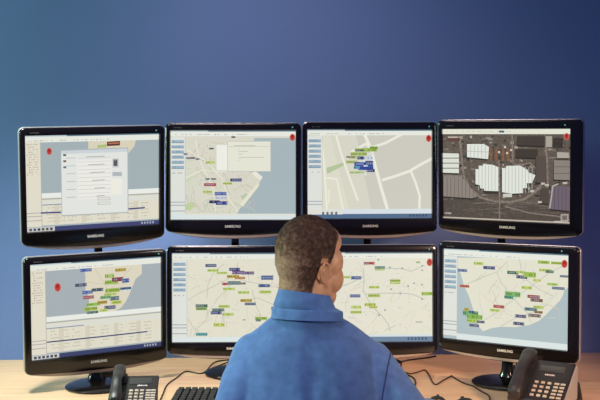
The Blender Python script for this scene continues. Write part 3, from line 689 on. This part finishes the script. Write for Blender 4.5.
def cable(pts, r, label, h=None):
    P = [on_desk(a, b, r + .0005) for a, b in pts]
    bm = bmesh.new(); tube(bm, smooth_path(P, 8), r, 10)
    return tag(obj('cable', bm, M['cable'], None), label, 'cable')
cable([(158, 404), (162, 396), (167, 385), (176, 378), (185, 371.5), (192, 372), (200, 373.5), (206, 371), (212, 364), (218, 361), (228, 360)], .0022, 'thin black cable curving over the desk beside the small phone')
cable([(206, 372), (211, 368.5), (219, 365.5), (228, 362)], .002, 'short black cable over a monitor foot beside the left shoulder of the man')
cable([(394, 359), (401, 362), (401, 369), (406, 374), (413, 377.5), (415.5, 382), (414.5, 386)], .0028, 'black cable hooking down beside the right sleeve of the man')
cable([(402, 371), (410, 373.5), (418, 372), (425, 370), (429, 374.5), (432, 381), (436, 384.5), (443, 380.5), (452, 375.5)], .0022, 'thin brown black cable zigzagging over the desk right of the man')
cable([(452, 376), (458, 380), (465, 383.5), (473, 386), (481, 391), (489, 396), (489.5, 403)], .0024, 'thin black cable running towards the foot of the coast map monitor')
cable([(398, 362.5), (406, 360.5), (416, 359), (427, 357.6), (436, 356)], .0026, 'black cable lying straight at the back of the desk behind the right sleeve')
# coiled cord standing beside the larger phone
bm = bmesh.new(); a0, a1 = on_desk(577, 384, .010), on_desk(580, 402, .010); P = []
for i in range(161):
    t = i / 160; c = a0.lerp(a1, t); d = (a1 - a0).normalized(); s = d.cross(V(0, 0, 1)); ph = t * 2 * PI * 13
    P.append(c + s * (.0075 * math.cos(ph)) + V(0, 0, .0075 * math.sin(ph)))
tube(bm, P, .0018, 6); tag(obj('coiled_cord', bm, M['cable']), 'black coiled phone cord on the desk beside the larger phone', 'cord')

# ---------------------------------------------------------------- the man
man = thing('person', 'man in a blue fleece top seated at the desk, seen from behind, head turned', 'person', (0, 2.45, 0))
MI = Matrix.Translation((0, -2.45, 0))
HD = 2.58
neck_b = at(308, 313, HD - .01); sL = at(254, 354, HD - .01); sR = at(373, 363, HD)
eL = V(-.197, 2.40, .772); eR = V(.318, 2.37, .775)
wL = V(-.135, 2.635, DESK + .083); wR = V(.352, 2.60, DESK + .062)
pel = V(.02, 2.36, .56)
hc = at(310, 259.5, HD)      # middle of the skull
PSI = math.radians(50)                       # turned to the right
f_ = V(math.sin(PSI), math.cos(PSI), 0); r_ = V(math.cos(PSI), -math.sin(PSI), 0); u_ = V(0, 0, 1)
f_ = (f_ - u_ * .06).normalized(); u_ = r_.cross(f_)
HR = Matrix((r_, f_, u_)).transposed()      # local x right, y face, z up
HX = (.93, .94, 1.10)
def hp(r, f, u): return hc + HR @ V(r * HX[0], f * HX[1], u * HX[2])
def hball(bm, c, r, seg=20, rot=None): ball(bm, c, tuple(a * b for a, b in zip(r, HX)), seg, rot)

def hand(bm, wrist, fwd, down=V(0, 0, -1), side=1, curl=.5):
    fwd = fwd.normalized(); lat = fwd.cross(V(0, 0, 1)).normalized() * side    # lat: towards the thumb
    pc = wrist + fwd * .05
    for k, o in enumerate((-.027, -.009, .009, .026)):
        limb(bm, [(wrist + lat * o * .6, .016), (wrist + fwd * .085 + lat * o, .0125)], 12)
    for k, (o, L) in enumerate(((-.031, .060), (-.0105, .074), (.0105, .080), (.031, .070))):
        b = wrist + fwd * .085 + lat * o; d1 = (fwd + down * curl * .4 + lat * o * 2).normalized(); d2 = (fwd + down * curl * 1.0 + lat * o * 2).normalized(); d3 = (fwd + down * curl * 1.7).normalized()
        q1 = b + d1 * L * .45; q2 = q1 + d2 * L * .32; q3 = q2 + d3 * L * .22
        limb(bm, [(b, .0098), (q1, .0088), (q2, .008), (q3, .0072)], 12)
    tb = wrist + fwd * .025 + lat * .024; t1 = tb + fwd * .036 + lat * .028; t2 = t1 + fwd * .034 + lat * .006 + down * .008
    limb(bm, [(tb, .015), (t1, .0105), (t2, .0085)], 12)

bm = bmesh.new()
# torso core, arms, legs
limb(bm, [(pel, .10), (V(.02, 2.43, .75), .095), (V(.02, 2.53, .92), .085), (neck_b + V(0, 0, -.06), .055)])
limb(bm, [(neck_b + V(0, 0, -.04), .052), (sL, .045)]); limb(bm, [(neck_b + V(0, 0, -.04), .052), (sR, .045)])
limb(bm, [(sL, .046), (eL, .036), (wL, .027)]); limb(bm, [(sR, .046), (eR, .036), (wR, .027)])
hand(bm, wL, V(.15, 1, -.1), side=1, curl=.55); hand(bm, wR, V(.22, 1, -.12), side=-1, curl=.45)
KN = {}
for s in (-1, 1):
    hip = pel + V(s * .09, .02, -.02); kn = V(.02 + s * .15, 2.86, .53); an = V(.02 + s * .15, 2.90, .10)
    limb(bm, [(hip, .085), (kn, .055), (an, .038)]); limb(bm, [(an + V(0, -.02, -.04), .03), (an + V(s * .02, .13, -.065), .026)])
    KN[s] = (hip, kn, an)
rot = HR
def skull(bm):
    # neck
    limb(bm, [(neck_b + V(0, -.01, -.06), .062), (hp(0, -.024, -.085), .0615), (hp(0, -.020, -.03), .062)], 24)
    # skull and face
    hball(bm, hp(0, -.012, .030), (.0765, .096, .076), 32, rot)
    hball(bm, hp(0, -.028, .000), (.073, .076, .075), 28, rot)
    hball(bm, hp(0, .030, -.035), (.063, .062, .088), 28, rot)
    hball(bm, hp(0, .036, -.088), (.056, .056, .042), 24, rot); hball(bm, hp(0, .074, -.104), (.024, .019, .019), 18, rot)
    for s in (-1, 1):
        hball(bm, hp(s * .055, .046, -.004), (.020, .032, .036), 18, rot); hball(bm, hp(s * .044, .054, -.046), (.027, .036, .036), 18, rot); hball(bm, hp(s * .056, .004, -.070), (.014, .032, .032), 18, rot)
        hball(bm, hp(s * .030, .072, .010), (.030, .015, .010), 18, rot)
        hball(bm, hp(s * .012, .098, -.050), (.009, .011, .008), 14, rot)
    ball(bm, hp(0, .060, .045), (.055, .030, .040), 20, rot)
skull(bm)
for s in (-1, 1):
    limb(bm, [(hp(s * .019, .084, -.001), .0042), (hp(s * .031, .0865, .0015), .0048), (hp(s * .044, .078, -.002), .0042)], 10)
    limb(bm, [(hp(s * .020, .083, -.016), .0040), (hp(s * .031, .0845, -.019), .0042), (hp(s * .043, .077, -.015), .0040)], 10)
    # ear: bowl, rim and lobe
    ec = hp(s * .0755, .004, -.031)
    ea = (HR @ V(s * .10, -.99, 0)).normalized(); up = (HR @ V(s * .12, -.16, 1)).normalized(); en = up.cross(ea).normalized() * s
    ball(bm, ec + ea * .006 - en * .001, (.0035, .016, .026), 16, Matrix((en, ea, up)).transposed())
    rim = [(ec + ea * (.011 + .0195 * math.cos(t)) + up * (.004 + .029 * math.sin(t)) + en * .0045, .0042) for t in [math.radians(a) for a in range(200, -75, -22)]]
    limb(bm, rim, 10); ball(bm, ec + ea * .006 - up * .027, (.006, .008, .010), 12, Matrix((en, ea, up)).transposed())
limb(bm, [(hp(0, .089, .006), .009), (hp(0, .100, -.044), .010), (hp(0, .095, -.053), .009)], 14)
limb(bm, [(hp(-.020, .082, -.073), .006), (hp(0, .093, -.071), .0075), (hp(.020, .082, -.073), .006)], 12)
limb(bm, [(hp(-.016, .082, -.081), .006), (hp(0, .091, -.082), .0075), (hp(.016, .082, -.081), .006)], 12)
me = remesh(bm, .0034, 8, .5); me.transform(MI)
body = link('body', me, M['skin'], man, angle=180)
for s in (-1, 1):
    bm = bmesh.new(); ball(bm, MI @ hp(s * .031, .0772, -.008), (.0125, .0115, .0095), 18, rot); eo = obj('eye', bm, M['eye'], man)
    bm = bmesh.new(); ball(bm, MI @ hp(s * .031, .0862, -.008), (.0052, .0042, .0052), 14, rot); obj('iris', bm, M['iris'], eo)
    bm = bmesh.new(); limb(bm, [(MI @ hp(s * .016, .0880, .0165), .0032), (MI @ hp(s * .032, .0870, .0165), .0034), (MI @ hp(s * .047, .0760, .012), .0024)], 10); obj('eyebrow', bm, M['iris'], man)

# hair: a close cropped cap grown from the skull, thinner low on the back
from mathutils.bvhtree import BVHTree
b2 = bmesh.new(); skull(b2); sk = remesh(b2, .0045, 6); sk.transform(MI)
bt = BVHTree.FromPolygons([v.co for v in sk.vertices], [tuple(p.vertices) for p in sk.polygons])
hcl = MI @ hc; HRi = HR.transposed()
def hairline(d):
    """how far inside the hair a direction from the skull middle is (>0 = hair)"""
    x, y, z = d     # right, face, up
    az = math.degrees(math.atan2(abs(x), y)); el = math.degrees(math.asin(max(-1, min(1, z))))
    if az < 34: lim = 46 - az * .1
    elif az < 62: lim = 42 - (az - 34) * .60
    elif az < 78: lim = 25 - (az - 62) * 2.7
    elif az < 84: lim = -18 + (az - 78) * 4
    elif az < 106: lim = 6
    elif az < 112: lim = 6 - (az - 106) * 6.1
    else: lim = -31 - min(1, (az - 112) / 18) * 35
    return el - lim
vs = []; grey = []; fs = []; NU, NV = 110, 84; idx = {}
grow = random.Random(5)
for j in range(NV + 1):
    el = math.radians(90 - j * 156 / NV)
    for i in range(NU):
        az = 2 * PI * i / NU
        d = V(math.sin(az) * math.cos(el), math.cos(az) * math.cos(el), math.sin(el)); hl = hairline(d)
        if hl < -5: continue
        w = HR @ d; hit = bt.ray_cast(hcl + w * .2, -w)
        if hit[0] is None: continue
        t = max(0.0, min(1, hl / 14)); thick = -.0012 + .0066 * t ** .7 * (1 if d[2] > -.2 else .75)
        idx[(i, j)] = len(vs); vs.append(hit[0] + hit[1] * (thick + grow.uniform(-.0003, .0003) * t))
        low = max(0, min(1, (.62 - d[2]) / .8)); back = max(0, min(1, (-d[1] - d[0] * .85 + .05) / .9)); edge = 1 - t
        grey.append(min(1, .85 * low * back + .75 * edge + .06))
for j in range(NV):
    for i in range(NU):
        q = [(i, j), ((i + 1) % NU, j), ((i + 1) % NU, j + 1), (i, j + 1)]
        if all(k in idx for k in q): fs.append([idx[k] for k in q])
# short stubble strands standing on the cap
cap_n = len(vs); srcf = list(fs)
for q in srcf:
    for rep in range(2):
        a, b = grow.random(), grow.random(); p = (vs[q[0]].lerp(vs[q[1]], a)).lerp(vs[q[3]].lerp(vs[q[2]], a), b)
        n = (vs[q[2]] - vs[q[0]]).cross(vs[q[3]] - vs[q[1]])
        if n.length < 1e-12: continue
        n.normalize()
        if n.dot(p - hcl) < 0: n = -n
        tdir = (n * .75 + V(grow.uniform(-.5, .5), grow.uniform(-.5, .5), -.5)).normalized(); sd = tdir.cross(V(grow.uniform(-1, 1), grow.uniform(-1, 1), grow.uniform(-1, 1))).normalized() * .0007
        b0 = len(vs); g = grey[q[0]]; vs += [p - sd - n * .001, p + sd - n * .001, p + tdir * grow.uniform(.0015, .0036)]; grey += [g, g, min(1, g + grow.uniform(-.05, .12))]; fs.append((b0, b0 + 1, b0 + 2))
hm = bpy.data.meshes.new('hair'); hm.from_pydata(vs, [], fs); ga = hm.attributes.new('grey', 'FLOAT', 'POINT'); ga.data.foreach_set('value', grey)
hair = link('hair', hm, M['hair'], man, angle=180)

# fleece top
bm = bmesh.new()
def sec(c, rx, ry, p=2.3): return ellipse(c, rx, ry, 36, p=p)
loft(bm, [sec((.02, 2.37, .48), .17, .125), sec((.02, 2.37, .56), .185, .135), sec((.018, 2.405, .70), .178, .130), sec((.018, 2.465, .82), .182, .128), sec((.02, 2.525, .90), .188, .122), sec((.02, 2.55, .965), .175, .108), sec((.022, 2.565, 1.01), .135, .086), sec((.024, 2.57, 1.04), .085, .066), sec((.024, 2.57, 1.07), .064, .060)])
limb(bm, [(neck_b + V(0, -.004, -.012), .058), (sL + V(.004, 0, 0), .056)], 24); limb(bm, [(neck_b + V(0, -.004, -.012), .058), (sR + V(-.004, 0, 0), .056)], 24)
limb(bm, [(neck_b + V(0, -.035, -.06), .06), (sL + V(.02, -.035, -.02), .055)], 24); limb(bm, [(neck_b + V(0, -.035, -.06), .06), (sR + V(-.02, -.035, -.02), .055)], 24)
limb(bm, [(sL, .0600), (sL.lerp(eL, .5), .0575), (eL, .053), (eL.lerp(wL, .5), .047), (wL + (eL - wL) * .12, .036)], 24)
limb(bm, [(sR, .0605), (sR.lerp(eR, .5), .058), (eR, .055), (eR.lerp(wR, .5), .047), (wR + (eR - wR) * .12, .036)], 24)
ball(bm, neck_b + V(0, -.030, -.012), (.075, .056, .052), 24)
me = remesh(bm, .0045, 14, .5)
# soft folds
from mathutils import noise as mn
me.calc_loop_triangles()
nrm = [v.normal.copy() for v in me.vertices]
for v, n in zip(me.vertices, nrm):
    p = v.co; a = mn.noise(V(p.x * 10, p.y * 5, p.z * 5)) * .006 + mn.noise(V(p.x * 22 + p.z * 8, p.y * 8, p.z * 14)) * .0022
    low = max(0, min(1, (1.0 - p.z) / .15)); arm = max(0, min(1, (abs(p.x - .02) - .13) / .06))
    a += mn.noise(V(p.x * 30 + p.z * 6, p.y * 10, p.z * 9 + 4)) * .006 * low * (.35 + arm) - .006 * math.exp(-((p.x - .03) / .022) ** 2) * max(0, min(1, (1.02 - p.z) / .1))
    v.co = p + n * a
me.transform(MI)
shirt = link('fleece_top', me, M['shirt'], man, angle=180)
# standing collar folded over: a band round the neck
bm = bmesh.new(); L = []
def band(c, rx, ry, tilt_x, tilt_y, n=40):
    return [V(c.x + rx * math.cos(t), c.y + ry * math.sin(t), c.z + tilt_x * math.cos(t) + tilt_y * math.sin(t)) for t in [2 * PI * i / n for i in range(n)]]
nb = MI @ neck_b
for dz, rx, ry in ((-.022, .095, .086), (-.010, .0935, .084), (.000, .0935, .0815), (.004, .092, .080), (.005, .089, .078), (.016, .084, .075), (.036, .0765, .071), (.047, .0725, .069), (.052, .071, .068), (.0515, .069, .065), (.03, .068, .061), (-.01, .07, .063)):
    L.append(band(nb + V(-.010 if dz > .01 else -.002, -.012 if dz > .01 else -.006, dz + .006), rx + (.0 if dz > .01 else .004), ry + .007, -.004 - max(dz, 0) * .10, -.012))
loft(bm, L, False, False); obj('collar', bm, M['collar'], shirt, angle=60)
# sleeve seam, laid on the cloth
sb_ = BVHTree.FromPolygons([v.co for v in shirt.data.vertices], [tuple(p.vertices) for p in shirt.data.polygons])
seam = []
for a, b in smooth_path([(391, 351, 0), (389.5, 358, 0), (387.5, 368, 0), (385.5, 380, 0), (383, 394, 0), (381, 410, 0)], 8) and [(q.x, q.y) for q in smooth_path([(391, 351, 0), (389.5, 358, 0), (387.5, 368, 0), (385.5, 380, 0), (383, 394, 0), (381, 410, 0)], 8)]:
    q = MI @ at(a, b, 2.2); hit = sb_.ray_cast(q, (MI @ at(a, b, 2.6) - q).normalized())
    if hit[0] is not None: seam.append(hit[0])
if len(seam) > 4:
    bm = bmesh.new(); tube(bm, seam, .0017, 8); obj('sleeve_seam', bm, M['seam'], shirt)
# trousers and shoes
bm = bmesh.new()
for s in (-1, 1):
    hip, kn, an = KN[s]; limb(bm, [(hip, .098), (kn, .070), (an + V(0, 0, -.0), .055)], 20)
limb(bm, [(pel + V(-.08, 0, -.01), .108), (pel + V(.08, 0, -.01), .108)], 20)
me = remesh(bm, .008, 6); me.transform(MI); link('trousers', me, M['trouser'], man, angle=180)
for s in (-1, 1):
    hip, kn, an = KN[s]; bm = bmesh.new(); L = []
    for yy, rx, h in ((-.075, .022, .05), (-.06, .034, .085), (0, .038, .09), (.06, .044, .065), (.12, .046, .05), (.17, .036, .038), (.19, .015, .025)):
        L.append([MI @ V(an.x + rx * math.cos(a), an.y + yy, max(.002, .002 + h * max(0, math.sin(a)) ** .7)) for a in [PI * i / 14 for i in range(15)]] + [MI @ V(an.x + rx * (-1 + i / 3), an.y + yy, .001) for i in range(1, 6)])
    loft(bm, L); obj('shoe', bm, M['shoe'], man)

# ---------------------------------------------------------------- office chair under the man
ch = thing('office_chair', 'charcoal office chair under the seated man', 'chair', (.02, 2.36, 0))
bm = bmesh.new(); box(bm, (0, .03, .405), (.46, .44, .07), .03, seg=4); obj('seat', bm, M['chair'], ch)
bm = bmesh.new(); box(bm, (0, -.215, .63), (.40, .05, .30), .022, seg=4); obj('backrest', bm, M['chair'], ch)
bm = bmesh.new(); box(bm, (0, -.245, .48), (.06, .018, .30), .004); box(bm, (0, -.12, .358), (.06, .26, .018), .004); obj('back_bracket', bm, M['matte'], ch)
bm = bmesh.new(); limb(bm, [((0, 0, .09), .025), ((0, 0, .36), .025)], 16); obj('gas_post', bm, M['metal'], ch)
bm = bmesh.new()
for k in range(5):
    a = 2 * PI * k / 5 + .3; limb(bm, [((0, 0, .10), .026), ((.28 * math.cos(a), .28 * math.sin(a), .075), .016)], 12)
obj('star_base', bm, M['matte'], ch)
for k in range(5):
    a = 2 * PI * k / 5 + .3; bm = bmesh.new(); c = V(.28 * math.cos(a), .28 * math.sin(a), .029); t_ = V(-math.sin(a), math.cos(a), 0)
    tube(bm, [c - t_ * .012, c + t_ * .012], .028, 16); obj('caster', bm, M['matte'], ch)

# ---------------------------------------------------------------- light
def area(name, loc, target, size, power, color, sy=None):
    l = bpy.data.lights.new(name, 'AREA'); l.energy = power; l.color = color; l.size = size
    if sy: l.shape = 'RECTANGLE'; l.size_y = sy
    o = bpy.data.objects.new(name, l); COL.objects.link(o); o.location = loc
    o.rotation_euler = (Vector(target) - Vector(loc)).to_track_quat('-Z', 'Y').to_euler(); return o
def spot(name, loc, target, power, color, deg, size=.15):
    l = bpy.data.lights.new(name, 'SPOT'); l.energy = power; l.color = color; l.spot_size = math.radians(deg); l.spot_blend = 1; l.shadow_soft_size = size
    o = bpy.data.objects.new(name, l); COL.objects.link(o); o.location = loc
    o.rotation_euler = (Vector(target) - Vector(loc)).to_track_quat('-Z', 'Y').to_euler(); return o
spot('added_left_wall_wash', (-3.3, 2.3, 1.95), (-1.4, 3.54, 2.0), 430, (.58, 1.0, .66), 130, .25)  # added spot grading the wall from the left, no window stands there
spot('added_wall_fill', (-.5, 2.35, 3.0), (.12, 3.54, 1.25), 92, (1, .80, .76), 68, .3)  # added spot lifting the middle of the wall, no fixture belongs to it
spot('added_rear_desk_fill', (.55, 3.40, 1.62), (.55, 3.43, .73), 17, (1, .66, .46), 84, .05)  # added spot floating behind the monitors to brighten the shaded desk
spot('added_rear_desk_fill', (-.42, 3.40, 1.62), (-.45, 3.42, .73), 26, (1, .90, .76), 100, .05)  # its left partner, added to lift the rear desk and wall gaps
spot('added_man_fill', (-1.3, .6, 2.2), (.02, 2.5, 1.0), 105, (1, .95, .88), 30, .2)  # narrow spot added to brighten the back of the man
spot('added_face_fill', (1.9, 1.0, 1.75), (.07, 2.6, 1.22), 135, (1, .90, .76), 15, .15)  # narrow warm spot added to lift the right cheek
spot('added_left_desk_fill', (-1.0, 2.2, 2.6), (-.72, 3.0, .73), 265, (.92, 1, .93), 60)  # overhead spot added to brighten the left of the desk
spot('added_right_desk_fill', (1.5, .9, 1.75), (.58, 2.95, .73), 360, (1, .66, .44), 36)  # warm spot added for the right of the desk, no lamp stands there
w = bpy.data.worlds.new('room_air'); S.world = w; w.use_nodes = True
w.node_tree.nodes['Background'].inputs[0].default_value = (.28, .30, .85, 1); w.node_tree.nodes['Background'].inputs[1].default_value = .28

cam = bpy.data.cameras.new('camera'); co = bpy.data.objects.new('camera', cam); COL.objects.link(co)
cam.sensor_width = 36; cam.lens = F * 36 / 600; cam.clip_start = .05
co.location = (0, 0, CAMH); co.rotation_euler = (PI / 2 - PITCH, 0, 0); S.camera = co
S.view_settings.view_transform = 'Standard'; S.view_settings.look = 'None'; S.view_settings.exposure = 0; S.view_settings.gamma = 1; S.view_settings.use_curve_mapping = False
